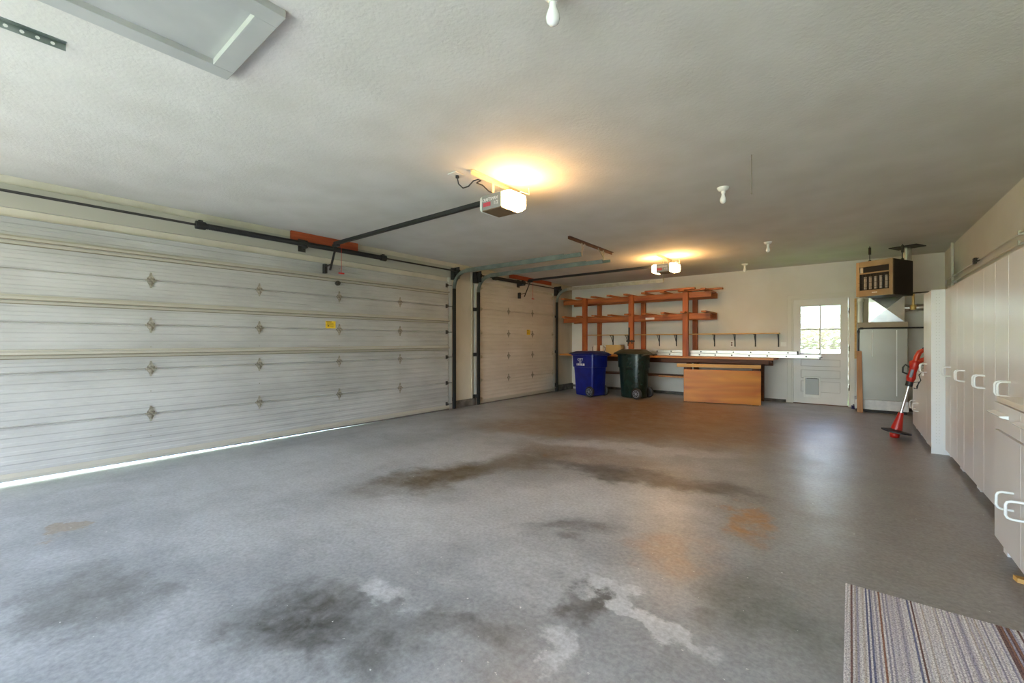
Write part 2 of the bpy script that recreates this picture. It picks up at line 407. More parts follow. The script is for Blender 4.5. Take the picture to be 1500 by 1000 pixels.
m = MB(); m.box(XW, XW+.06, 5.62, 6.2, -.06, .08); m.box(XW, XW+.06, 9.14, YB-.04, -.06, .09)
tag(m.build('baseboard_left', 'concrete_dark'), 'dark crumbling curb between and beside the garage doors', 'curb', kind='structure')
# plaster facing of the pillar between the doors, header boards above the doors
m = MB(); m.box(XW, XW+.025, 5.66, 6.10, .08, 2.40); m.box(XW, XW+.04, 6.10, 6.13, .08, 2.69)
tag(m.build('trim_1', 'wall_raw', bev=.003), 'cream drywall face of the pillar between the two garage doors', 'trim', kind='structure')
m = MB(); m.box(XW, XW+.03, -.5, D1[1]+.12, 2.41, 2.62)
tag(m.build('trim_2', 'strut_paint', bev=.003), 'cream header board above the wide garage door', 'trim', kind='structure')
m = MB(); m.box(XW, XW+.03, D2[0]-.1, D2[1]+.1, 2.43, 2.60)
tag(m.build('trim_3', 'door_steel_b', bev=.003), 'tan header board above the narrow garage door', 'trim', kind='structure')
m = MB(); m.box(XW, XW+.035, D1[1]+.02, D1[1]+.10, -.05, 2.41)
tag(m.build('trim_4', 'trim_grey', bev=.003), 'grey jamb board at the wide garage door', 'trim', kind='structure')
m = MB(); m.box(XW, XW+.035, D2[0]-.11, D2[0]-.02, -.05, 2.66)
tag(m.build('trim_5', 'trim_grey', bev=.003), 'grey jamb board between the pillar and the narrow garage door', 'trim', kind='structure')
m = MB(); m.box(XW, XW+.035, D2[1]+.02, D2[1]+.10, -.05, 2.43)
tag(m.build('trim_6', 'trim_grey', bev=.003), 'grey jamb board at the corner side of the narrow garage door', 'trim', kind='structure')

# outdoors
m = MB(); m.add([(-40, -45, -.14), (40, -45, -.14), (40, 45, -.14), (-40, 45, -.14)], [(0, 1, 2, 3)])
tag(m.build('lawn', 'lawn_green'), 'green lawn around the garage', 'lawn', kind='structure')
m = MB(); m.box(-3.9, 2.2, -12, YF-.15, -.135, -.02)
tag(m.build('driveway', 'driveway_concrete'), 'pale concrete driveway outside the open doorway', 'driveway', kind='structure')
m = MB(); rnd = random.Random(3)
for i in range(10000):
    x = rnd.uniform(-3.4, 2.4); y = max(12.65, 13.3+rnd.gauss(0, .35)); top = 1.92+.25*math.sin(x*2.3)+.15*math.sin(x*5.1+1)
    z = rnd.uniform(-.1, top); a = rnd.uniform(0, 6.28); t = rnd.uniform(-.9, .9); s_ = rnd.uniform(.05, .1)
    u = Vector((math.cos(a), math.sin(a), t*.6))*s_; w = Vector((-math.sin(a)*.4, math.cos(a)*.4, .55))*s_
    c = Vector((x, y, z)); m.add([c-u, c-w*.6, c+u, c+w*.6], [(0, 1, 2, 3)])
hd = m.build('hedge', 'leaf'); tag(hd, 'sunlit leafy hedge seen through the door window', 'hedge', kind='stuff')
fe = thing('slat_fence', (-.4, 12.3, -.14), 'low white slat fence outside the back door', 'fence')
for z in (.15, .35, .55, .75, .93): MB().box(-2.6, 1.8, 12.28, 12.31, z, z+.09).build('slat', 'siding_white', fe)
for x in (-2.5, -1.1, .35, 1.7): MB().box(x-.045, x+.045, 12.31, 12.38, -.14, 1.06).build('post', 'siding_white', fe)
hs = thing('neighbour_house', (-.5, 17, -.14), 'white sided house beyond the hedge', 'house')
MB().box(-5, 5, 17, 20, -.14, 2.9).build('wall', 'siding_white', hs)
MB().prism([(16.6, 2.9), (20.4, 2.9), (18.5, 4.2)], 'x', -5.3, 5.3).build('roof', 'trim_grey', hs)

# ------------------------------------------------------------------ sectional garage doors
def panel_mb(y0, y1, z0, z1, xf, ribs=6):
    p = [(xf-.045, z0), (xf-.022, z0), (xf-.022, z0+.004), (xf-.001, z0+.006)]
    h = (z1-z0)/ribs; e = .010
    for i in range(ribs):
        a = z0+i*h; b = a+h
        p += [(xf, a+.012), (xf-.006, a+.012+e), (xf-.006, b-.022), (xf, b-.022+e)]
    p += [(xf-.001, z1-.006), (xf-.022, z1-.004), (xf-.022, z1), (xf-.045, z1)]
    return MB().prism(p, 'y', y0, y1)
def hinge_mb():
    m = MB(); t = .004
    m.prism([(-.034, .006), (.034, .006), (.034, .018), (.014, .05), (.008, .082), (-.008, .082), (-.014, .05), (-.034, .018)], 'x', 0, t)
    m.prism([(-.034, -.006), (.034, -.006), (.034, -.018), (.014, -.05), (.008, -.082), (-.008, -.082), (-.014, -.05), (-.034, -.018)], 'x', 0, t)
    m.cyl((.010, -.048, 0), (.010, .048, 0), .009, 10)
    for z in (-.06, .06, -.025, .025): m.cyl((t, 0, z), (t+.006, 0, z), .0065, 8)
    for y in (-.024, .024):
        for z in (-.014, .014): m.cyl((t, y, z), (t+.004, y, z), .005, 8)
    return m
hinge0 = None
def hinge(parent, y, z, xf=XL):
    global hinge0
    o = ORG[parent.name]
    if hinge0 is None:
        hinge0 = hinge_mb().build('hinge', 'hinge_steel', parent, local=True); hinge0.location = (xf-o[0], y-o[1], z-o[2]); return
    share(hinge0, 'hinge', parent, (xf-o[0], y-o[1], z-o[2]))
def garage_door(name, Y, joints, cols, label, mtl, struts, roll):
    t = thing(name, (XL-.02, (Y[0]+Y[1])/2, -.06), label, 'garage door', kind='structure')
    for a, b in zip(joints[:-1], joints[1:]):
        m = panel_mb(Y[0], Y[1], a, b, XL)
        pn = m.build('panel', mtl, t)
        for y in [Y[0]+.03, Y[1]-.03]+list(cols):         # stiles with screws
            q = MB()
            for k in (.12, .5, .88): q.cyl((XL-.001, y, a+(b-a)*k), (XL+.003, y, a+(b-a)*k), .006, 8)
            q.build('screw', 'hinge_steel', pn)
    for z in struts:
        q = MB(); q.prism([(XL, z-.045), (XL+.006, z-.045), (XL+.010, z-.022), (XL+.052, z-.018), (XL+.052, z+.012), (XL+.010, z+.016), (XL+.006, z+.035), (XL, z+.035)], 'y', Y[0]+.02, Y[1]-.02)
        st = q.build('strut', 'strut_paint', t)
        MB().box(XL, XL+.010, Y[0]+.02, Y[1]-.02, z-.053, z-.045).build('strut_shade', 'shade_line', st); MB().box(XL+.052, XL+.055, Y[0]+.02, Y[1]-.02, z-.018, z-.010).build('strut_shade', 'shade_line', st)  # added dark strips: the shade line beneath each strut, put in as colour
    for y in cols:
        for z in joints[1:-1]: hinge(t, y, z)
    for y in roll:
        s_ = 1 if y > (Y[0]+Y[1])/2 else -1
        for z in joints[1:-1]+[joints[-1]-.08, .05]:
            q = MB(); q.box(XL, XL+.008, y-.022, y+.022, z-.035, z+.035); q.box(XL+.008, XL+.045, y-.010, y+.010, z-.018, z+.018)
            q.cyl((XL+.04, y, z), (XL+.04, y+.10*s_, z), .006, 8); q.build('roller_bracket', 'dark_iron' if len(cols) > 2 else 'galvanised_warm', t)
    g_ = .024 if len(cols) > 2 else 0; ye = Y[0]+(Y[1]-Y[0])*.8       # the seal is worn away towards one end and lets daylight in
    q = MB(); q.hexa([(XL-.03, Y[0], -.06+g_), (XL+.012, Y[0], -.06+g_), (XL+.012, ye, -.06), (XL-.03, ye, -.06), (XL-.03, Y[0], -.033), (XL+.012, Y[0], -.033), (XL+.012, ye, -.033), (XL-.03, ye, -.033)]); q.box(XL-.03, XL+.012, ye, Y[1], -.06, -.033); q.build('bottom_seal', 'seal_dark', t)
    q = MB(); q.prism([(XL, -.035), (XL+.022, -.035), (XL+.022, -.005), (XL+.004, .03), (XL, .03)], 'y', Y[0], Y[1]); q.build('bottom_retainer', 'strut_paint', t)
    return t
J1 = [-.035, .44, .92, 1.385, 1.865, 2.33]; J2 = [-.035, .425, .90, 1.38, 1.868, 2.37]
d1 = garage_door('door_1', D1, J1, (1.156, 2.226, 3.304, 4.38), 'wide white sectional garage door with four columns of hinges', 'door_steel', (2.13, 1.60, 1.10), (D1[1]-.05,))
q = MB(); q.cyl((XL+.03, 3.27, 2.06), (XL+.06, 3.27, 2.06), .022, 12); q.cyl((XL, 3.27, 2.06), (XL+.03, 3.27, 2.06), .035, 12)
q.build('lock', 'dark_iron', d1)
d2 = garage_door('door_2', D2, J2, (7.253, 8.149), 'narrow tan-white sectional garage door beside the wooden rack', 'door_steel_b', (), (D2[0]+.05, D2[1]-.05))

def sticker(y, z, w, h, label):
    t = thing('warning_sticker', (XL, y, z-h/2), label, 'sticker')
    MB().box(XL+.0005, XL+.002, y-w/2, y+w/2, z-h/2, z+h/2).build('sheet', 'yellow_sticker', t)
    q = MB(); q.box(XL+.002, XL+.0025, y-w*.42, y+w*.1, z+h*.34, z+h*.44)
    for k in range(5): q.box(XL+.002, XL+.0025, y-w*.38, y+w*(.38 if k % 2 else .28), z+h*(.22-.12*k)-.002, z+h*(.22-.12*k)+.002)
    q.box(XL+.002, XL+.0025, y-w*.26, y-w*.16, z-h*.22, z-h*.06)
    q.build('print', 'print_dark', t)
sticker(3.17, 1.452, .15, .105, 'yellow warning sticker on the wide garage door')
sticker(7.986, 1.425, .13, .12, 'yellow warning sticker on the narrow garage door')

# ------------------------------------------------------------------ tracks, springs, openers
CP = [(-.028, -.02), (.028, -.02), (.028, -.017), (-.024, -.017), (-.024, .017), (.028, .017), (.028, .02), (-.028, .02)]
def track(y, zt, xend, side, label, horiz='galvanised'):
    t = thing('door_track', (XL+.06, y, -.05), label, 'track', 'garage door tracks')
    xv = XL+.06; r = .30
    q = MB(); q.sweep(CP, [(xv, y, -.05), (xv, y, zt-r)]); q.build('vertical_track', 'black_steel', t)
    path = [(xv+r-r*math.cos(a), y, zt-r+r*math.sin(a)) for a in [R(9*k) for k in range(11)]]
    q = MB(); q.sweep(CP, path); q.build('curved_track', 'galvanised', t)
    q = MB(); q.sweep(CP, [(xv+r, y, zt), (xend, y, zt)])
    q.box(xv+r, xend-.3, y-.003, y+.003, zt+.02, zt+.045); q.build('horizontal_track', horiz, t)
    q = MB(); yy = y+side*.03
    q.box(XW+.03, xv+.11, yy-.003, yy+.003, 2.38, 2.60); q.box(XW+.035, xv+.02, yy-.05, yy+.05, 2.37, 2.59)
    q.cyl((xv+.06, yy-.03, 2.515), (xv+.06, yy+.03, 2.515), .05, 16); q.build('bearing_plate', 'black_steel', t)
    for z in (.12, .95, 1.85):
        q = MB(); q.box(XW+.035, xv+.01, y+side*.02, y+side*.028, z-.035, z+.035); q.box(XW+.035, XW+.05, y+side*.02, y+side*.075, z-.035, z+.035); q.build('jamb_bracket', 'black_steel', t)
    return t
track(5.56, 2.50, -3.12, 1, 'grey curved door track at the wide garage door')
track(6.22, 2.49, -3.10, -1, 'grey curved door track between the pillar and the narrow garage door')
track(9.12, 2.50, -3.12, 1, 'grey curved door track above the wooden rack', 'galvanised_warm')
def angle_iron(m, x, y0, y1, z, w=.035, h=.04, t=.004):
    m.box(x, x+w, y0, y1, z-t, z); m.box(x, x+t, y0, y1, z-h, z)
h = thing('track_hanger', (-3.12, 5.9, ZC), 'brown ceiling angle with struts holding two door tracks', 'bracket')
q = MB(); angle_iron(q, -3.13, 5.2, 6.62, ZC); q.build('ceiling_angle', 'wood_dark', h)
q = MB(); q.beam((-3.12, 5.585, ZC-.03), (-3.12, 5.585, 2.48), .03, .004, (1, 0, 0)); q.beam((-3.12, 5.68, ZC-.03), (-3.12, 5.59, 2.56), .025, .004, (1, 0, 0)); q.build('strut', 'galvanised_warm', h)
q = MB(); q.beam((-3.10, 6.245, ZC-.03), (-3.10, 6.245, 2.47), .04, .004, (1, 0, 0)); q.beam((-3.10, 6.06, ZC-.03), (-3.10, 6.235, 2.56), .025, .004, (1, 0, 0)); q.box(-3.24, -2.98, 6.243, 6.249, 2.465, 2.51); q.build('strut', 'galvanised', h)
h = thing('track_hanger', (-3.12, 9.12, ZC), 'short pale strap holding the door track near the back wall', 'bracket')
q = MB(); q.beam((-3.13, 9.12, ZC), (-3.13, 9.12, 2.5), .03, .004, (1, 0, 0)); q.build('strap', 'galvanised_warm', h)
h = thing('track_hanger', (-3.06, .1, ZC), 'perforated steel angle on the ceiling beside the attic hatch', 'bracket')
q = MB(); angle_iron(q, -3.08, -.35, .275, ZC, .03, .036, .003); q.build('ceiling_angle', 'galvanised', h)
for k in range(12): MB().cyl((-3.0812, -.32+k*.05, ZC-.02), (-3.0760, -.32+k*.05, ZC-.02), .008, 10).build('punched_hole', 'white_plastic', h)

def spring(y0, y1, s0, s1, brk, label):
    t = thing('torsion_spring', (XL+.15, (y0+y1)/2, 2.46), label, 'spring', 'torsion springs')
    x, z = XL+.15, 2.515
    MB().cyl((x, y0, z), (x, y1, z), .0127, 12).build('shaft', 'dark_iron' if y0 < 5 else 'black_steel', t)
    q = MB(); n = int((s1-s0)/.016); pr = []
    for k in range(n): pr += [(.030, s0+k*.016), (.036, s0+k*.016+.005), (.030, s0+k*.016+.0105)]
    q.lathe(pr, 12, (x, 0, z), 'y'); q.build('coil', 'black_steel', t)
    q = MB()
    for yy in (s0, s1):
        q = MB(); q.cyl((x, yy-.045, z), (x, yy+.045, z), .045, 14); q.box(x-.012, x+.012, yy-.02, yy+.02, z, z+.058); q.build('winding_cone', 'black_steel', t)
    for b in brk:
        xb = XW+(.067 if y0 < 5 else .031); q = MB(); q.box(xb, xb+.006, b-.05, b+.05, 2.43, 2.60); q.box(xb, x+.03, b-.004, b+.004, 2.46, 2.56); q.build('centre_bracket', 'dark_iron', t)
spring(-.05, 5.525, 1.56, 3.95, (2.75,), 'long black torsion spring on its shaft above the wide garage door')
spring(6.25, 9.095, 6.62, 7.58, (7.62,), 'short black torsion spring on its shaft above the narrow garage door')

b = thing('mounting_board', (XW+.03, 3.1, 2.53), 'red-brown board on the header above the wide garage door', 'board')
MB().box(XW+.03, XW+.065, 2.61, 3.6, 2.535, 2.698).build('plank', 'red_board', b, bev=.003)
b = thing('mounting_board', (XW+.03, 8.0, 2.53), 'red-brown board on the header above the narrow garage door', 'board')
MB().box(XW+.03, XW+.06, 7.3, 8.95, 2.61, 2.698).build('plank', 'red_board', b, bev=.003)

def opener(y, xm, two, label, name_txt):
    t = thing('garage_door_opener', (xm+.12, y, 2.42), label, 'opener', 'garage door openers')
    x0, x1, y0, y1, z0, z1 = xm, xm+.24, y-.125, y+.125, 2.42, 2.565
    q = MB(); q.box(-5.55, x0+.06, y-.014, y+.014, 2.535, 2.575); q.box(-5.55, x0+.06, y-.022, y+.022, 2.531, 2.538); q.build('rail', 'black_steel', t)
    q = MB(); q.box(x0, x1, y0, y1, z0+.006, z1); q.build('housing', 'opener_grey', t, bev=.008)
    MB().box(x0+.004, x1-.002, y0+.004, y1-.004, z0, z0+.007).build('base_plate', 'opener_brown', t)
    def cap(s, mt, nm, L):
        xa = x1 if s > 0 else x0; pr = []
        q = MB(); ny = 8; prof = []
        for k in range(ny+1):
            a = math.pi/2*k/ny; prof.append((xa+s*L*math.sin(a)**.8 if k else xa, math.cos(a)**.55 if k < ny else .0))
        rings = []
        for xx, sc_ in prof[:-1]:
            yy, zz = (y1-y0)/2*(.35+.65*sc_), (z1-z0)/2*(.35+.65*sc_); zc = (z0+z1)/2
            rings.append([(xx, y+yy*cx_, zc+zz*cz_) for cx_, cz_ in ((-1, -.8), (-.85, -1), (.85, -1), (1, -.8), (1, .8), (.85, 1), (-.85, 1), (-1, .8))])
        vs = [p for r_ in rings for p in r_]; fs = []
        for i in range(len(rings)-1):
            for j in range(8): fs.append((i*8+j, i*8+(j+1) % 8, i*8+8+(j+1) % 8, i*8+8+j))
        q.add(vs, fs, True); q.add(rings[-1], [tuple(range(8))]); q.build(nm, mt, t)
    cap(1, 'lens_lit', 'light_lens', .12)
    if two: cap(-1, 'lens_lit', 'light_lens', .09)
    else: cap(-1, 'white_plastic', 'end_cap', .045)
    # front lettering
    me = text_mesh(name_txt, .042, .001, .25); me.materials.append(MATS['white_print'])
    o = bpy.data.objects.new('lettering', me); COL.objects.link(o); o.parent = t
    o.rotation_euler = (R(90), 0, 0); o.location = (x0+.10-t.location.x, y0-.002-t.location.y, 2.515-t.location.z); o.scale = (.78, 1, 1)
    q = MB(); q.box(x0+.02, x0+.11, y0-.002, y0, 2.455, 2.492); q.build('red_badge', 'opener_red', t)
    me = text_mesh('1/2', .045, .001, 0); me.materials.append(MATS['white_print'])
    o = bpy.data.objects.new('lettering', me); COL.objects.link(o); o.parent = t
    o.rotation_euler = (R(90), 0, 0); o.location = (x0+.175-t.location.x, y0-.002-t.location.y, 2.472-t.location.z)
    q = MB(); q.box(x0+.05, x0+.19, y-.05, y+.05, z1, z1+.018)
    for yy in (y-.10, y+.10): q.beam((x0+.12, yy, z1-.01), (x0+.12, yy, ZC-.03), .03, .003, (1, 0, 0))
    q.build('hanger_strap', 'galvanised_warm', t)
    q = MB(); angle_iron(q, x0+.105, y-.38, y+.38, ZC, .03, .038, .003); q.build('perforated_angle', 'galvanised_warm', t)
    # trolley and door arm
    xa = -5.50
    q = MB(); q.box(xa-.06, xa+.06, y-.025, y+.025, 2.505, 2.54); q.beam((xa, y, 2.52), (xa-.16, y, 2.20), .006, .03, (0, 1, 0)); q.beam((xa-.13, y, 2.28), (XL+.08, y, 2.26), .006, .03, (0, 1, 0))
    q.box(XL+.04, XL+.10, y-.02, y+.02, 2.17, 2.30); q.build('door_arm', 'black_steel', t)
    q = MB(); q.cyl((xa+.03, y+.06, 2.51), (xa+.03, y+.06, 2.15), .003, 6); q.build('release_cord', 'red_cord', t)
    q = MB(); q.beam((xa+.03, y+.02, 2.145), (xa+.03, y+.10, 2.145), .014, .018); q.build('release_handle', 'red_plastic', t)
    q = MB(); q.tube([(x1-.01, y+.10, z1-.02), (x1+.02, y+.13, 2.62), (x1+.07, y+.20, 2.60), (x1+.05, y+.22, 2.67)], .004, 6); q.build('antenna_wire', 'cream_trim', t)
    return t
opener(3.05, -2.69, False, 'grey garage door opener with one lit lens over the wide door rail', 'CRAFTSMAN')
opener(7.55, -2.68, True, 'grey garage door opener lit at both ends near the back wall', 'CRAFTSMAN')
t = thing('ceiling_outlet', (-2.756, 2.66, ZC), 'cream ceiling outlet with the opener cord plugged in', 'outlet')
MB().box(-2.80, -2.70, 2.60, 2.72, ZC-.008, ZC).build('plate', 'cream_trim', t, bev=.002)
MB().cyl((-2.75, 2.67, ZC-.03), (-2.75, 2.67, ZC-.008), .016, 10).build('plug', 'black_plastic', t)
q = MB(); q.tube([(-2.75, 2.67, 2.672), (-2.745, 2.68, 2.62), (-2.72, 2.71, 2.585), (-2.68, 2.74, 2.60), (-2.64, 2.76, 2.645), (-2.61, 2.79, 2.66), (-2.585, 2.80, 2.645), (-2.60, 2.775, 2.63), (-2.63, 2.79, 2.635), (-2.60, 2.84, 2.62), (-2.58, 2.90, 2.58), (-2.57, 2.95, 2.572)], .006, 6)
tag(q.build('power_cord', 'black_plastic'), 'black looping cord from ceiling outlet to the opener', 'cord')

# ------------------------------------------------------------------ ceiling hatch, lampholders
t = thing('attic_hatch', (-2.36, .3, ZC), 'grey framed attic access hatch in the ceiling', 'hatch')
hx0, hx1, hy0, hy1, w, zt = -2.715, -1.99, -.30, .865, .095, .036
MB().box(hx0, hx0+w, hy0, hy1, ZC-zt, ZC).build('frame_board', 'hatch_grey', t, bev=.002)
MB().box(hx1-w, hx1, hy0, hy1, ZC-zt, ZC).build('frame_board', 'hatch_grey', t, bev=.002)
MB().box(hx0+w, hx1-w, hy1-w, hy1, ZC-zt, ZC).build('frame_board', 'hatch_grey', t, bev=.002)
MB().box(hx0+w, hx1-w, hy0, hy0+w, ZC-zt, ZC).build('frame_board', 'hatch_grey', t, bev=.002)
MB().box(hx0+w, hx1-w, hy0+w, hy1-w, ZC-.006, ZC).build('hatch_panel', 'hatch_grey', t)
def lampholder(x, y, label):
    t = thing('lampholder', (x, y, ZC), label, 'ceiling light', 'bare bulbs on the ceiling')
    MB().lathe([(.02, ZC-.035), (.036, ZC-.033), (.052, ZC-.014), (.057, ZC)], 20, (x, y, 0)).build('base', 'porcelain', t)
    MB().lathe([(.019, ZC-.06), (.021, ZC-.03)], 16, (x, y, 0)).build('socket', 'porcelain', t)
    pr = [(.001, ZC-.155), (.014, ZC-.152), (.026, ZC-.14), (.03, ZC-.122), (.027, ZC-.105), (.018, ZC-.082), (.0135, ZC-.058)]
    MB().lathe(pr, 18, (x, y, 0)).build('bulb', 'bulb_glass', t)
lampholder(-.966, 4.5, 'bare bulb lampholder beside the hanging pull string')
lampholder(-.969, 7.38, 'bare bulb lampholder on the ceiling between the near bulb and the back wall')
lampholder(-1.592, 9.18, 'bare bulb lampholder close to the back wall')
lampholder(-.985, 1.515, 'bare bulb lampholder on the ceiling close to the attic hatch')
q = MB(); q.tube([(-.618, 3.846, ZC), (-.617, 3.846, 2.55), (-.618, 3.847, 2.40)], .0034, 6); q.lathe([(.003, 2.385), (.006, 2.39), (.003, 2.402)], 8, (-.618, 3.847, 0))
tag(q.build('pull_string', 'string'), 'thin pull string hanging from the ceiling', 'string')

# ------------------------------------------------------------------ back door
t = thing('door_3', (-.46, YB, 0), 'white half-glazed back door with four panes and a pet flap', 'door', kind='structure')
x0, x1, yf, yb = -.885, -.035, YB+.005, YB+.045
for nm, a in (('casing', (x0-.10, x0-.025, YB-.02, YB, 0, 2.12)), ('casing', (x1+.025, x1+.10, YB-.02, YB, 0, 2.12)), ('casing', (x0-.10, x1+.10, YB-.022, YB, 2.05, 2.125))):
    MB().box(*a).build(nm, 'cream_trim', t, bev=.004)
MB().box(DX0, x0, YB, YB+.10, 0, DZ).build('jamb', 'cream_trim', t); MB().box(x1, DX1, YB, YB+.10, 0, DZ).build('jamb', 'cream_trim', t); MB().box(x0, x1, YB, YB+.10, 2.03, DZ).build('jamb', 'cream_trim', t)
wx0, wx1, wz0, wz1 = -.765, -.150, .985, 1.89
MB().box(x0+.002, wx0, yf, yb, .012, 2.028).build('stile', 'door_white', t); MB().box(wx1, x1-.002, yf, yb, .012, 2.028).build('stile', 'door_white', t)
MB().box(wx0, wx1, yf, yb, wz1, 2.028).build('rail', 'door_white', t); MB().box(wx0, wx1, yf, yb, .865, wz0).build('rail', 'door_white', t)
for z0, z1 in ((.012, .235), (.445, .505), (.66, .73)): MB().box(wx0, wx1, yf, yb, z0, z1).build('rail', 'door_white', t)
for z0, z1 in ((.235, .445), (.505, .66), (.73, .865)): (MB().box(wx0+.008, wx1-.008, yf+.006, yb-.012, z0+.008, z1-.008).build('panel', 'door_white', t), MB().box(wx0, wx1, yb-.012, yb-.002, z0, z1).build('panel_backing', 'door_line', t))
MB().box((wx0+wx1)/2-.012, (wx0+wx1)/2+.012, yf+.002, yb-.004, wz0, wz1).build('muntin', 'door_white', t)
MB().box(wx0, wx1, yf+.003, yb-.005, 1.432, 1.456).build('muntin', 'door_white', t)
xm = (wx0+wx1)/2
for a, b_ in ((wx0, xm-.012), (xm+.012, wx1)):
    for c, d in ((wz0, 1.432), (1.456, wz1)): MB().box(a, b_, yf+.018, yf+.022, c, d).build('pane', 'window_glass', t)
for z in (.35, 1.08, 1.78): MB().cyl((x1+.012, YB-.008, z-.05), (x1+.012, YB-.008, z+.05), .010, 8).build('hinge', 'hinge_steel', t)
pf = MB(); pf.box(-.715, -.69, YB-.018, YB+.005, .13, .53); pf.box(-.475, -.45, YB-.018, YB+.005, .13, .53); pf.box(-.69, -.475, YB-.018, YB+.005, .13, .185); pf.box(-.69, -.475, YB-.018, YB+.005, .50, .53)
pf = pf.build('pet_door_frame', 'white_plastic', t, bev=.003)
MB().box(-.688, -.477, YB-.008, YB+.004, .187, .498).build('flap', 'flap', pf)
MB().box(-.67, -.495, YB-.022, YB-.008, .487, .503).build('flap_clip', 'dark_iron', pf)
MB().box(x0, x1, YB-.03, YB+.10, .0, .012).build('threshold', 'wood_dark', t)

# ------------------------------------------------------------------ workbench, rack, ladder
t = thing('workbench', (-3.4, 9.67, 0), 'long wooden workbench along the back wall under the rack', 'workbench')
for k in range(5): MB().box(-5.85, -1.13, 9.30+k*.148, 9.30+k*.148+.144, .855, .897).build('top_plank', 'bench_top', t, bev=.003)
MB().box(-3.25, -1.22, 9.33, 9.37, .775, .853).build('apron', 'wood_dark', t)
MB().box(-1.75, -1.18, 9.40, 9.44, .80, .853).build('apron', 'wood_dark', t)
MB().box(-5.85, -1.22, 9.98, 10.005, .72, .853).build('apron', 'wood_dark', t)
for x in (-5.3, -4.0, -2.68, -1.42):
    for y in (9.36, 9.9): MB().box(x-.045, x+.045, y, y+.09, 0, .853).build('leg', 'wood_dark', t)
MB().box(-5.3, -2.6, 9.46, 9.95, .435, .46).build('lower_shelf', 'wood_dark', t)
MB().box(-3.35, -2.75, 9.455, 9.459, .425, .46).build('shelf_edge', 'wood_board', t)

t = thing('storage_rack', (-4.0, 9.6, .897), 'two-tier reddish wooden rack of posts and slats over the workbench', 'rack')
for x in (-5.136, -3.937, -2.735): MB().box(x-.055, x+.055, 9.30, 9.385, .897, 2.27).build('post', 'wood_red', t, bev=.004)
for x in (-5.07, -3.905, -2.72): MB().box(x-.05, x+.05, 9.955, 10.035, .897, 2.24).build('post', 'wood_red', t, bev=.004)
for z, x1_ in ((2.115, -2.245), (1.665, -2.26)):
    MB().box(-5.78, x1_, 9.387, 9.425, z+.02, z+.135).build('beam', 'wood_beam', t, bev=.003)
    MB().box(-5.78, x1_, 9.915, 9.953, z+.02, z+.135).build('beam', 'wood_beam', t, bev=.003)
s0 = None
for lev, (z, y0, n) in enumerate(((2.252, 9.08, 9), (1.802, 9.12, 9))):
    for k in range(n):
        x = -5.62+k*.412
        if s0 is None:
            s0 = MB().box(-.045, .045, 0, .92, 0, .036).build('slat', 'wood_slat', t, local=True, bev=.003); s0.location = (x+4.0, y0-9.6, z-.897)
        else: share(s0, 'slat', t, (x+4.0, y0-9.6, z-.897))
bd = thing('loose_board', (-2.8, 9.25, 2.29), 'long loose board lying on the top tier of the rack', 'board')
MB().box(-3.55, -2.5, 9.14, 9.23, 2.289, 2.325).build('plank', 'wood_beam', bd, bev=.003)
bd = thing('loose_board', (-2.4, 9.5, 2.29), 'short loose board jutting past the right end of the rack', 'board')
MB().box(-2.95, -2.06, 9.50, 9.62, 2.289, 2.322).build('plank', 'wood_slat', bd, bev=.003)
q = MB(); q.box(-3.62, -3.42, 9.383, 9.387, 1.70, 1.745); tag(q.build('paper_label', 'white_print'), 'white paper label stuck on the middle beam of the rack', 'label')
t = thing('bar_clamp', (-3.95, 9.28, 1.2), 'dark bar clamp fixed to the middle rack post', 'clamp')
MB().box(-3.985, -3.955, 9.285, 9.298, 1.20, 1.53).build('bar', 'heater_dark', t)
q = MB(); q.box(-4.03, -3.84, 9.27, 9.298, 1.20, 1.235); q.cyl((-3.90, 9.285, 1.16), (-3.90, 9.285, 1.25), .012, 8); q.cyl((-3.98, 9.285, 1.16), (-3.98, 9.285, 1.20), .018, 8); q.build('jaw', 'black_steel', t)

# wall shelf with brackets
t = thing('bracket_shelf', (-3.2, 10.0, 1.36), 'narrow wooden wall shelf on black brackets above the workbench', 'shelf')
for a, b_ in ((-5.38, -5.125), (-5.015, -3.96), (-3.85, -2.775), (-2.665, -1.11)): MB().box(a, b_, 9.83, YB-.002, 1.362, 1.381).build('board', 'wood_pale', t, bev=.002)
MB().box(-5.38, -1.11, 9.826, 9.8295, 1.360, 1.383).build('edge_strip', 'wood_pale', t)
for x in (-4.716, -4.317, -3.538, -3.145, -2.329, -1.926, -1.545, -1.136):
    q = MB(); q.box(x-.011, x+.011, YB-.012, YB-.001, 1.10, 1.362); q.box(x-.011, x+.011, 9.85, YB-.002, 1.352, 1.362); q.beam((x, YB-.01, 1.17), (x, 9.90, 1.355), .008, .012); q.build('bracket', 'black_steel', t)
t = thing('wall_outlet', (-1.99, YB, 1.16), 'white wall outlet under the wall shelf', 'outlet')
MB().box(-2.025, -1.955, YB-.006, YB, 1.10, 1.215).build('plate', 'white_plastic', t, bev=.002)
q = MB(); q.box(-2.005, -1.975, YB-.009, YB-.006, 1.165, 1.195); q.box(-2.005, -1.975, YB-.009, YB-.006, 1.12, 1.15); q.build('socket', 'mug_dark', t)
t = thing('switch_plate', (-1.05, YB, 1.16), 'white switch plate on the wall beside the back door', 'switch')
MB().box(-1.10, -1.00, YB-.006, YB, 1.11, 1.20).build('plate', 'white_plastic', t, bev=.002); MB().box(-1.055, -1.045, YB-.012, YB-.006, 1.145, 1.165).build('toggle', 'white_plastic', t)

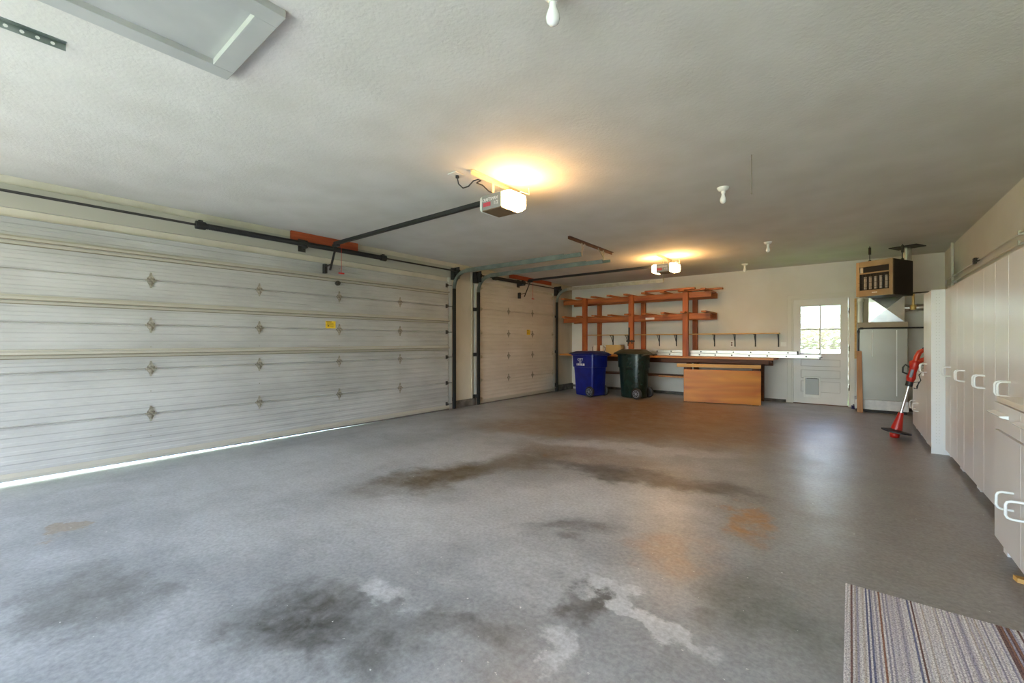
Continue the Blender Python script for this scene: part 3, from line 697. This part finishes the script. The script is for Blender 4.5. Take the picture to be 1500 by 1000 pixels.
# extension ladder lying on the bench
t = thing('extension_ladder', (-2.1, 9.68, .897), 'aluminium extension ladder lying flat on the workbench', 'ladder')
for nm, x0, x1, z0, ya, yb_ in (('base_section', -3.62, -.43, .899, 9.50, 9.90), ('fly_section', -3.62, -.78, .963, 9.52, 9.88)):
    q = MB(); z1 = z0+.062
    for y in (ya, yb_-.028):
        q.box(x0, x1, y, y+.004, z0, z1) if y == ya else q.box(x0, x1, y+.024, y+.028, z0, z1)
        q.box(x0, x1, y, y+.028, z0, z0+.004); q.box(x0, x1, y, y+.028, z1-.004, z1)
    sec = q.build(nm, 'ladder_aluminium', t)
    off = .0 if 'base' in nm else .025
    k = 0
    while True:
        x = -3.43+.31*k+off; k += 1
        if x > x1-.1: break
        if x < x0+.05: continue
        MB().cyl((x, ya-.004, z0+.031), (x, yb_, z0+.031), .016, 10).build('rung', 'black_plastic' if False else 'ladder_aluminium', sec)
        MB().cyl((x, ya-.006, z0+.031), (x, ya-.0005, z0+.031), .015, 10).build('rung_end', 'black_plastic', sec)
q = MB(); q.box(-.785, -.76, 9.505, 9.545, .955, 1.03); q.box(-.76, -.735, 9.515, 9.53, .975, .985); q.build('guide_bracket', 'dark_iron', t)
q = MB(); q.box(-.46, -.40, 9.495, 9.53, .915, .925); q.cyl((-.435, 9.5, .88), (-.435, 9.5, .925), .006, 8); q.build('foot_hook', 'dark_iron', t)

# plywood stand in front of the bench
ang = math.atan2(9.13-8.82, -1.31+2.62); Ln = 1.345
t = thing('plywood_stand', (-2.62, 8.82, 0), 'orange plywood sheet on a low trestle in front of the workbench', 'stand', rz=ang)
MB().box(0, Ln, 0, .014, .012, .655).build('plywood_sheet', 'plywood', t, local=True, bev=.002)
MB().box(-.13, Ln, -.004, .032, .70, .765).build('top_rail', 'wood_pale', t, local=True, bev=.003)
for a, b_ in ((0, .05), (Ln-.14, Ln-.03)):
    MB().box(a, b_, .016, .054, 0, .70).build('leg', 'wood_dark', t, local=True)
MB().box(.05, Ln-.14, .02, .05, .30, .37).build('cross_rail', 'wood_dark', t, local=True)
for a in (.005, Ln-.10): MB().box(a, a+.06, .054, .20, 0, .04).build('foot', 'wood_dark', t, local=True)

# things on the bench
def mug(x, y, mt, label, hd):
    t = thing('mug', (x, y, .897), label, 'mug', 'mugs on the workbench')
    MB().lathe([(.044, .899), (.048, .91), (.048, 1.115), (.044, 1.115), (.043, .92), (.001, .915)], 18, (x, y, 0)).build('cup', mt, t)
    q = MB(); q.tube([(x+hd*.045, y, 1.08), (x+hd*.08, y, 1.07), (x+hd*.085, y, 1.02), (x+hd*.075, y, .97), (x+hd*.045, y, .955)], .007, 6); q.build('handle', 'mug_dark', t)
mug(-4.985, 9.6, 'mug_white', 'pale mug on the workbench beside the left rack post', -1)
mug(-4.80, 9.6, 'mug_white', 'pale mug on the workbench next to the cardboard box', 1)
q = MB(); q.box(-4.76, -4.36, 9.72, 9.9, .899, 1.125)
tag(q.build('cardboard_box', 'carton', bev=.004), 'yellow-brown cardboard box on the workbench behind the bins', 'box')

# ------------------------------------------------------------------ wheeled bins
def bin_cart(loc, rz, body_m, lid_m, ex, label, H=.97, round_=False):
    t = thing('wheeled_bin', loc, label, 'bin', 'wheeled bins', rz=rz)
    N = 40
    def ring(cx, rx, ry, z):
        out = []
        for j in range(N):
            a = 2*math.pi*j/N; c, s_ = math.cos(a), math.sin(a)
            out.append((cx+rx*math.copysign(abs(c)**(2/ex), c), .87*ry*math.copysign(abs(s_)**(2/ex), s_), z))
        return out
    def loft(rings, cap=True):
        q = MB(); vs = [p for r_ in rings for p in r_]; fs = []
        for i in range(len(rings)-1):
            for j in range(N): fs.append((i*N+j, i*N+(j+1) % N, (i+1)*N+(j+1) % N, (i+1)*N+j))
        q.add(vs, fs, True)
        if cap: q.add(rings[0], [tuple(range(N))[::-1]]); q.add(rings[-1], [tuple(range(N))])
        return q
    body = [ring(0, .255, .245, .02), ring(0, .262, .252, .05), ring(-.012, .295, .275, H*.66), ring(-.012, .315, .292, H*.665), ring(-.015, .325, .30, H*.93), ring(-.02, .35, .315, H*.935), ring(-.02, .35, .315, H*.965)]
    q = loft(body); b = q.build('body', body_m, t, local=True)
    e = b.modifiers.new('edges', 'EDGE_SPLIT'); e.split_angle = R(38)
    dome = .045 if not round_ else .07
    lid = [ring(-.04, .385, .335, H*.955), ring(-.04, .40, .345, H*.972), ring(-.035, .37, .325, H*.99), ring(-.02, .25, .23, H*.985+dome), ring(0, .05, .05, H*.99+dome)]
    q = loft(lid); l_ = q.build('lid', lid_m, t, local=True); e = l_.modifiers.new('edges', 'EDGE_SPLIT'); e.split_angle = R(45)
    q = MB(); q.tube([(.31, -.22, H*.93), (.40, -.22, H*.95), (.42, -.19, H*.955), (.42, .19, H*.955), (.40, .22, H*.95), (.31, .22, H*.93)], .016, 8); q.build('handle', lid_m, t, local=True)
    for s_ in (-1, 1):
        y = s_*.240
        q = MB(); q.lathe([(.06, y-.028), (.105, y-.03), (.115, y-.015), (.115, y+.015), (.105, y+.03), (.06, y+.028)], 24, (.20, 0, .115), 'y'); w_ = q.build('wheel', 'tire', t, local=True)
        q = MB(); yo = y+s_*.028
        q.lathe([(.02, yo-.004), (.02, yo+.006)], 12, (.20, 0, .115), 'y')
        q2 = MB(); q2.lathe([(.070, yo-.003), (.078, yo), (.070, yo+.003), (.066, yo), (.070, yo-.003)], 24, (.20, 0, .115), 'y', cap=False)
        for k in range(8):
            a = k*math.pi/4; q.beam((.20+.018*math.cos(a), yo, .115+.018*math.sin(a)), (.20+.07*math.cos(a), yo, .115+.07*math.sin(a)), .006, .012, (0, 1, 0))
        q.add(q2.v, q2.f, True); q.build('spokes', 'wheel_grey', w_, local=True)
    MB().cyl((.20, -.24, .115), (.20, .24, .115), .012, 10).build('axle', 'dark_iron', t, local=True)
    return t
bb = bin_cart((-4.58, 8.58, 0), R(-14), 'blue_plastic', 'blue_dark_plastic', 9, 'blue wheeled bin with white lettering', .965)
for s_, sz, z, w_ in (('CITY', .075, .81, 1), ('OF', .06, .752, 1)):
    me = text_mesh(s_, sz, .002); me.materials.append(MATS['white_print'])
    o = bpy.data.objects.new('lettering', me); COL.objects.link(o); o.parent = bb; o.rotation_euler = (R(90-3), 0, 0); o.location = (-.05, -.272, z)
q = MB(); rr_ = random.Random(5)
for k in range(9):                      # third line: too small to read, kept as blocky strokes
    x = -.165+k*.0265; q.box(x, x+.007, -.268, -.262, .675, .722)
    q.box(x+.014, x+.020, -.268, -.262, .675, .722) if k % 3 else q.box(x+.006, x+.020, -.268, -.262, .675, .684)
    zz = (.694, .714, .675)[rr_.randrange(3)]; q.box(x+.004, x+.018, -.268, -.262, zz, zz+.008)
q.build('lettering', 'white_print', bb, local=True)
bin_cart((-3.66, 8.84, 0), R(-9), 'green_plastic', 'green_lid', 3.0, 'dark green wheeled bin with a rounded body', .985, True)

# ------------------------------------------------------------------ furnace group
t = thing('furnace', (.4, 9.7, 0), 'grey sheet-metal furnace cabinet on a white base beside the back door', 'furnace')
MB().box(.055, .745, 9.49, 10.0, .05, .215).build('base', 'furnace_base', t, bev=.003)
MB().box(.075, .725, 9.53, 9.98, 0, .05).build('plinth', 'heater_dark', t)
MB().box(.10, .735, 9.505, 10.0, .215, 1.43).build('cabinet', 'furnace_grey', t, bev=.004)
MB().box(.09, .74, 9.495, 10.0, 1.43, 1.535).build('top_band', 'furnace_beige', t, bev=.003)
for x in (.29, .60): MB().box(x-.004, x+.004, 9.499, 9.505, .95 if x < .4 else .3, 1.40).build('seam', 'cabinet_side', t)
pl = MB(); x0, x1, z0, z1, y = .245, .70, 1.537, 1.975, 9.56
pl.add([(x0, y, z0), (x1, y, z0), (x1, y, z1), (x0, y, z1), ((x0+x1)/2, y-.022, (z0+z1)/2)], [(0, 1, 4), (1, 2, 4), (2, 3, 4), (3, 0, 4)])
pl.add([(x0, y, z0), (x1, y, z0), (x1, y, z1), (x0, y, z1), (x0, 9.98, z0), (x1, 9.98, z0), (x1, 9.98, z1), (x0, 9.98, z1)], [(0, 1, 5, 4), (1, 2, 6, 5), (2, 3, 7, 6), (3, 0, 4, 7), (4, 5, 6, 7)])
pl = pl.build('plenum', 'sheet_metal', t)
q = MB(); q.lathe([(.035, 1.537), (.035, 1.90), (.042, 1.90), (.042, 1.96), (.03, 1.97)], 16, (.135, 9.62, 0)); q.build('white_pipe', 'white_plastic', t)
MB().box(.17, .24, 9.66, 9.9, 1.537, 1.96).build('filter_box', 'furnace_beige', t)
q = MB(); q.cyl((.70, 9.72, 1.775), (1.20, 9.72, 1.775), .058, 20); q.cyl((.73, 9.72, 1.775), (.75, 9.72, 1.775), .063, 20); q.cyl((.86, 9.72, 1.775), (.88, 9.72, 1.775), .063, 20); q.build('flue_duct', 'sheet_metal', t)
q = MB(); q.lathe([(.03, -.04), (.04, -.02), (.04, .03), (.028, .045)], 14, (.81, 9.645, 1.775)); q.cyl((.81, 9.645, 1.81), (.81, 9.645, 1.98), .018, 10); q.cyl((.81, 9.62, 1.98), (.81, 9.67, 1.98), .022, 8); q.build('gas_valve', 'brass', t)
q = MB(); q.tube([(.105, 9.47, .62), (.105, 9.47, 1.40), (.112, 9.47, 1.428), (.14, 9.47, 1.435), (1.18, 9.47, 1.435)], .014, 10); q.cyl((.105, 9.47, 1.36), (.105, 9.47, 1.40), .02, 10); q.cyl((.13, 9.47, 1.435), (.17, 9.47, 1.435), .02, 10)
tag(q.build('gas_pipe', 'black_steel'), 'black iron gas pipe running across the furnace front', 'pipe')
q = MB(); q.tube([(.12, 9.6, 1.99), (.24, 9.58, 1.985), (1.19, 9.58, 2.02)], .010, 8); tag(q.build('thin_pipe', 'black_steel'), 'thin black pipe above the shiny duct plenum', 'pipe')
q = MB(); q.hexa([(.085, 9.40, 0), (.165, 9.385, 0), (.165, 9.425, 0), (.085, 9.44, 0), (.08, 9.435, 1.045), (.15, 9.42, 1.045), (.15, 9.445, 1.045), (.08, 9.455, 1.045)])
tag(q.build('leaning_board', 'wood_board', bev=.003), 'brown board standing upright against the furnace front', 'board')
q = MB(); q.box(.055, .085, 9.93, 9.99, .9, 1.99); tag(q.build('wooden_batten', 'wood_pale'), 'pale wooden batten standing between the back door and the furnace', 'batten')
q = MB(); q.hexa([(.01, 9.80, 0), (.06, 9.76, 0), (.05, 9.95, 0), (.0, 9.95, 0), (.02, 9.82, .05), (.055, 9.80, .055), (.05, 9.93, .045), (.01, 9.93, .05)]); tag(q.build('rag', 'blue_dark_plastic'), 'small dark rag on the floor by the door casing', 'rag')

# unit heater hanging from the ceiling
t = thing('unit_heater', (.49, 8.44, 1.91), 'tan unit heater with dark sides hung from the ceiling above the furnace', 'heater', rz=R(-27.5))
# local: front face along -x at y=0 (width .47), body to +y (depth .55), right side at x=0
w_, dp, hh = .47, .56, .54
MB().box(-w_+.004, 0, .012, dp, .004, hh-.004).build('casing', 'heater_dark', t, local=True)
fr = MB(); fr.box(-w_, -w_+.045, -.01, .012, 0, hh); fr.box(-.045, 0, -.01, .05, 0, hh); fr.box(-w_+.045, -.045, -.01, .012, 0, .095); fr.box(-w_+.045, -.045, -.01, .012, hh-.085, hh)
fr.build('front_frame', 'heater_tan', t, local=True, bev=.003)
for k in range(5): MB().box(-w_+.10+k*.068, -w_+.135+k*.068, -.001, .012, .11, .30).build('heat_tube', 'heater_fin', t, local=True)
MB().box(-w_+.05, -w_+.09, -.001, .012, .37, .45).build('vent_piece', 'heater_fin', t, local=True)
q = MB(); q.box(-w_+.03, -.03, -.022, -.012, .345, .365); q.build('louvre_bar', 'heater_tan', t, local=True)
g0 = None
for k in range(11):
    x = -w_+.055+k*.036; MB().cyl((x, -.016, .10), (x, -.016, .36), .0022, 6).build('guard_wire', 'dark_iron', t, local=True)
for z in (.14, .21, .28): MB().cyl((-w_+.03, -.018, z), (-.03, -.018, z), .0025, 6).build('guard_wire', 'dark_iron', t, local=True)
MB().box(-.26, -.19, -.013, -.010, .045, .062).build('badge', 'aluminium', t, local=True)
for x, y in ((-w_+.12, .12), (-.05, .38)):
    q = MB(); q.cyl((x, y, hh-.01), (x, y, ZC-1.91), .006, 8); q.box(x-.012, x+.012, y-.015, y+.015, hh+.12, ZC-1.91-.02); q.cyl((x, y, hh), (x, y, hh+.03), .018, 10); q.build('hanger_rod', 'black_steel', t, local=True)
q = MB(); q.tube([(-.15, dp+.02, .34), (-.15, dp+.10, .38), (-.14, dp+.12, .45), (-.13, dp+.12, .56), (-.13, dp+.12, ZC-1.91-.02)], .06, 16); q.build('flue', 'sheet_metal', t, local=True)
MB().box(-.30, .05, dp-.02, dp+.27, ZC-1.91-.014, ZC-1.91).build('ceiling_plate', 'heater_dark', t, local=True)

# conduits on the right wall
q = MB(); q.cyl((1.20, 9.15, 2.0), (1.20, 9.15, ZC), .018, 10); tag(q.build('conduit', 'cream_trim'), 'vertical cream conduit in the corner above the cabinets', 'conduit')
for z, lb in ((2.19, 'upper grey pipe along the right wall above the cabinets'), (2.10, 'lower grey pipe along the right wall above the cabinets')):
    t = thing('wall_pipe', (1.19, 6, z), lb, 'pipe', 'pipes along the right wall')
    q = MB(); q.tube([(1.195, 9.6, z-.25), (1.195, 9.6, z-.02), (1.195, 9.56, z), (1.195, 9.5, z), (1.195, 2.2, z)], .009, 8); q.build('pipe', 'cream_trim', t)
    q = MB()
    for y in (9.0, 5.85, 3.2): q.box(1.18, XR, y-.012, y+.012, z-.02, z+.02)
    q.build('clip', 'trim_grey', t)
t = thing('pipe_valve', (1.19, 7.52, 2.15), 'small dark valve on the pipes along the right wall', 'valve')
q = MB(); q.cyl((1.19, 7.45, 2.19), (1.19, 7.6, 2.19), .022, 12); q.box(1.165, 1.19, 7.49, 7.57, 2.15, 2.22); q.build('body', 'dark_iron', t)

# ------------------------------------------------------------------ cabinets along the right wall
def d_handle(parent, x, y, z0, z1, dep=.055):
    q = MB(); r = .02; pts = [(x, y, z0+.008)]
    pts += [(x-dep+r, y, z0+.008), (x-dep+.006, y, z0+.014), (x-dep, y, z0+.028), (x-dep, y, z1-.028), (x-dep+.006, y, z1-.014), (x-dep+r, y, z1-.008), (x, y, z1-.008)]
    q.tube(pts, .0065, 8); return q.build('handle', 'handle_white', parent)
def tall_unit(xf, y0, y1, ymid, z1, label, hz=(.85, .96), feet=True):
    t = thing('tall_cabinet', (xf+.2, (y0+y1)/2, 0), label, 'cabinet', 'tall white cabinets')
    MB().box(xf+.02, XR-.003, y0+.002, y1-.002, .07, z1).build('body', 'cabinet_side', t)
    for a, b_, s_ in ((y0, ymid, 1), (ymid, y1, -1)):
        d = MB().box(xf, xf+.019, a+.004, b_-.004, .06, z1).build('door', 'cabinet_white', t, bev=.002)
        d_handle(d, xf, (b_-.035) if s_ > 0 else (a+.035), hz[0], hz[1])
    for y in (y0+.04, y1-.04): MB().box(xf+.03, xf+.075, y-.03, y+.03, 0, .07).build('foot', 'cabinet_side', t); MB().box(XR-.09, XR-.045, y-.03, y+.03, 0, .07).build('foot', 'cabinet_side', t)
    return t
lab = ['tall white two-door cabinet next to the perforated end panel', 'tall white two-door cabinet second from the perforated end panel', 'tall white two-door cabinet third from the perforated end panel', 'tall white two-door cabinet right behind the drawer cabinet']
for (a, b_, c), lb in zip(((5.784, 6.425, 6.137), (5.096, 5.784, 5.473), (4.422, 5.096, 4.753), (3.74, 4.422, 4.103)), lab): tall_unit(.79, a, b_, c, 1.765, lb)
ft = tall_unit(.683, 6.45, 7.04, 6.80, 1.765, 'tall white cabinet with the perforated white end panel')
MB().box(.683, XR-.003, 6.43, 6.449, .0, 1.767).build('end_panel', 'cabinet_side', ft)
q = MB()
for xh in (.722, .745):
    for k in range(48): z = .12+k*.034; q.cyl((xh, 6.4285, z), (xh, 6.431, z), .0032, 6)
tag(q.build('shelf_pin_holes', 'trim_grey', ft), 'rows of small grey shelf pin holes', kind='stuff')
t = thing('base_cabinet', (.9, 7.6, 0), 'low white cabinet beyond the perforated end panel beside the grass trimmer', 'cabinet', 'low white cabinets')
MB().box(.705, XR-.003, 7.05, 8.2, .07, .80).build('body', 'cabinet_side', t); MB().box(.67, XR-.003, 7.045, 8.22, .80, .83).build('countertop', 'cabinet_side', t, bev=.003)
for a, b_, s_ in ((7.05, 7.62, 1), (7.62, 8.2, -1)):
    d = MB().box(.685, .704, a+.002, b_-.002, .06, .795).build('door', 'cabinet_white', t, bev=.002); d_handle(d, .685, b_-.05 if s_ > 0 else a+.26, .30, .42)
for y in (7.1, 7.62, 8.15): MB().box(.715, .76, y-.03, y+.03, 0, .07).build('foot', 'cabinet_side', t); MB().box(XR-.09, XR-.045, y-.03, y+.03, 0, .07).build('foot', 'cabinet_side', t)
t = thing('drawer_cabinet', (.9, 3.2, 0), 'low white cabinet with drawers and a beige countertop near the rug', 'cabinet', 'low white cabinets')
xf = .66; y0, y1, ym = 2.74, 3.715, 3.222
MB().box(xf+.02, XR-.003, y0, y1, .08, .862).build('body', 'cabinet_side', t)
MB().box(xf+.005, XR-.003, y0-.01, y1-.02, .863, .893).build('countertop', 'counter_beige', t, bev=.004)
for a, b_, s_ in ((y0, ym, 1), (ym, y1, -1)):
    d = MB().box(xf, xf+.019, a+.002, b_-.002, .075, .700).build('door', 'cabinet_white', t, bev=.002); d_handle(d, xf, b_-.05 if s_ > 0 else a+.12, .325, .43, .06)
    d = MB().box(xf, xf+.019, a+.002, b_-.002, .712, .858).build('drawer', 'cabinet_white', t, bev=.002)
    q = MB(); yc = (a+b_)/2+.09; q.prism([(xf, .790), (xf-.035, .800), (xf-.038, .808), (xf, .812)], 'y', yc-.14, yc+.14); q.build('drawer_pull', 'handle_white', d, bev=.003)
for y in (y0+.05, y1-.07): MB().box(xf+.03, xf+.08, y-.04, y+.04, 0, .08).build('foot', 'cabinet_side', t); MB().box(XR-.09, XR-.045, y-.03, y+.03, 0, .08).build('foot', 'cabinet_side', t)
q = MB(); q.hexa([(.648, 3.29, 0), (.655, 3.25, 0), (.82, 3.22, 0), (.82, 3.27, 0), (.648, 3.29, .022), (.655, 3.25, .022), (.82, 3.22, .022), (.82, 3.27, .022)])
tag(q.build('wood_offcut', 'wood_pale'), 'small pale wood offcut on the floor by the drawer cabinet', 'wood')

# ------------------------------------------------------------------ grass trimmer
t = thing('string_trimmer', (.43, 7.2, 0), 'red electric grass trimmer leaning against the low white cabinet', 'trimmer')
A = Vector((.435, 7.2, .03)); B = Vector((.655, 7.2, 1.10)); dv = B-A
def on(f, o=(0, 0, 0)): p = A+dv*f; return (p.x+o[0], p.y+o[1], p.z+o[2])
def oval(pts, rs, sq=1): return MB().tube(pts, rs, 14)
MB().lathe([(.03, 0), (.045, .004), (.05, .03), (.05, .055), (.035, .065)], 18, (.435, 7.2, 0)).build('cutting_head', 'red_plastic', t)
g = MB(); vs = []; n_ = 14
for k in range(n_+1):
    a = R(-30)+R(210)*k/n_; rad = .17+.02*math.sin(a*2)
    for rr2, zz in ((.03, .085), (rad, .088-.05*(k/n_)), (rad, .07-.055*(k/n_)), (.03, .075)):
        vs.append((.435+rr2*math.cos(a+R(-120)), 7.2+rr2*math.sin(a+R(-120)), zz+.03*(1-k/n_)+.005))
fs = []
for k in range(n_):
    for j in range(4): fs.append((k*4+j, k*4+(j+1) % 4, k*4+4+(j+1) % 4, k*4+4+j))
fs += [(0, 1, 2, 3), (n_*4+3, n_*4+2, n_*4+1, n_*4)]
g.add(vs, fs); g.build('guard', 'black_plastic', t)
oval([on(.05), on(.09), on(.20), on(.27)], [.058, .056, .036, .026]).build('lower_housing', 'red_plastic', t)
oval([on(.26), on(.60)], [.015, .015]).build('shaft', 'aluminium', t)
oval([on(.585), on(.64)], [.036, .036]).build('collar', 'black_plastic', t)
oval([on(.64), on(.68), on(.75), on(.80), on(.86), on(.88)], [.034, .046, .036, .042, .058, .04]).build('motor_grip', 'red_plastic', t)
oval([on(.69, (-.008, -.03, 0)), on(.78, (-.008, -.03, 0))], [.018, .016]).build('grip_inlay', 'wheel_grey', t)
q = MB(); q.tube([on(.80, (-.03, 0, 0)), on(.835, (-.085, -.01, 0)), on(.80, (-.10, -.01, 0)), on(.745, (-.09, -.01, 0)), on(.72, (-.03, 0, 0))], .010, 8); q.build('side_handle', 'black_plastic', t)
q = MB(); q.tube([on(.87), on(.93, (0, 0, 0)), on(.98, (.01, 0, 0)), on(1.015, (.05, 0, 0)), on(1.02, (.10, 0, 0)), on(.99, (.155, 0, 0)), on(.95, (.165, 0, 0)), on(.915, (.13, 0, 0)), on(.90, (.07, 0, 0)), on(.87, (.02, 0, 0))], [.03, .03, .028, .024, .022, .024, .026, .027, .026, .03], 10); q.build('rear_handle', 'orange_red', t)
q = MB(); q.tube([on(1.0, (.03, -.005, .018)), on(1.03, (.07, -.005, .012)), on(1.03, (.11, -.005, .008))], .014, 8); q.build('handle_grip', 'black_plastic', t)
q = MB(); q.tube([on(.84, (.05, 0, 0)), on(.82, (.13, -.01, 0)), on(.77, (.10, -.02, 0)), on(.72, (.06, -.03, 0)), on(.66, (.09, -.03, 0)), on(.59, (.07, -.03, 0)), on(.57, (.075, -.03, 0))], .006, 6); q.build('cord', 'black_plastic', t)
q = MB(); q.tube([on(.63, (.02, 0, 0)), on(.64, (.08, 0, 0)), on(.56, (.08, 0, 0)), on(.565, (.05, 0, 0))], .007, 6); q.build('cord_hook', 'black_plastic', t)

# ------------------------------------------------------------------ rug
q = MB(); rx0, rx1, ry0, ry1 = -.02, .62, 1.1, 2.69
pr = [(rx0, 0.0005)]; nr = 64
for k in range(nr*4+1):
    x = rx0+(rx1-rx0)*k/(nr*4); pr.append((x, .0075+.0022*abs(math.sin(math.pi*k/4))))
pr.append((rx1, .0005))
q.prism(pr, 'y', ry0, ry1)
tag(q.build('rug', 'rug_weave'), 'striped woven runner rug in greys and reds on the concrete', 'rug')
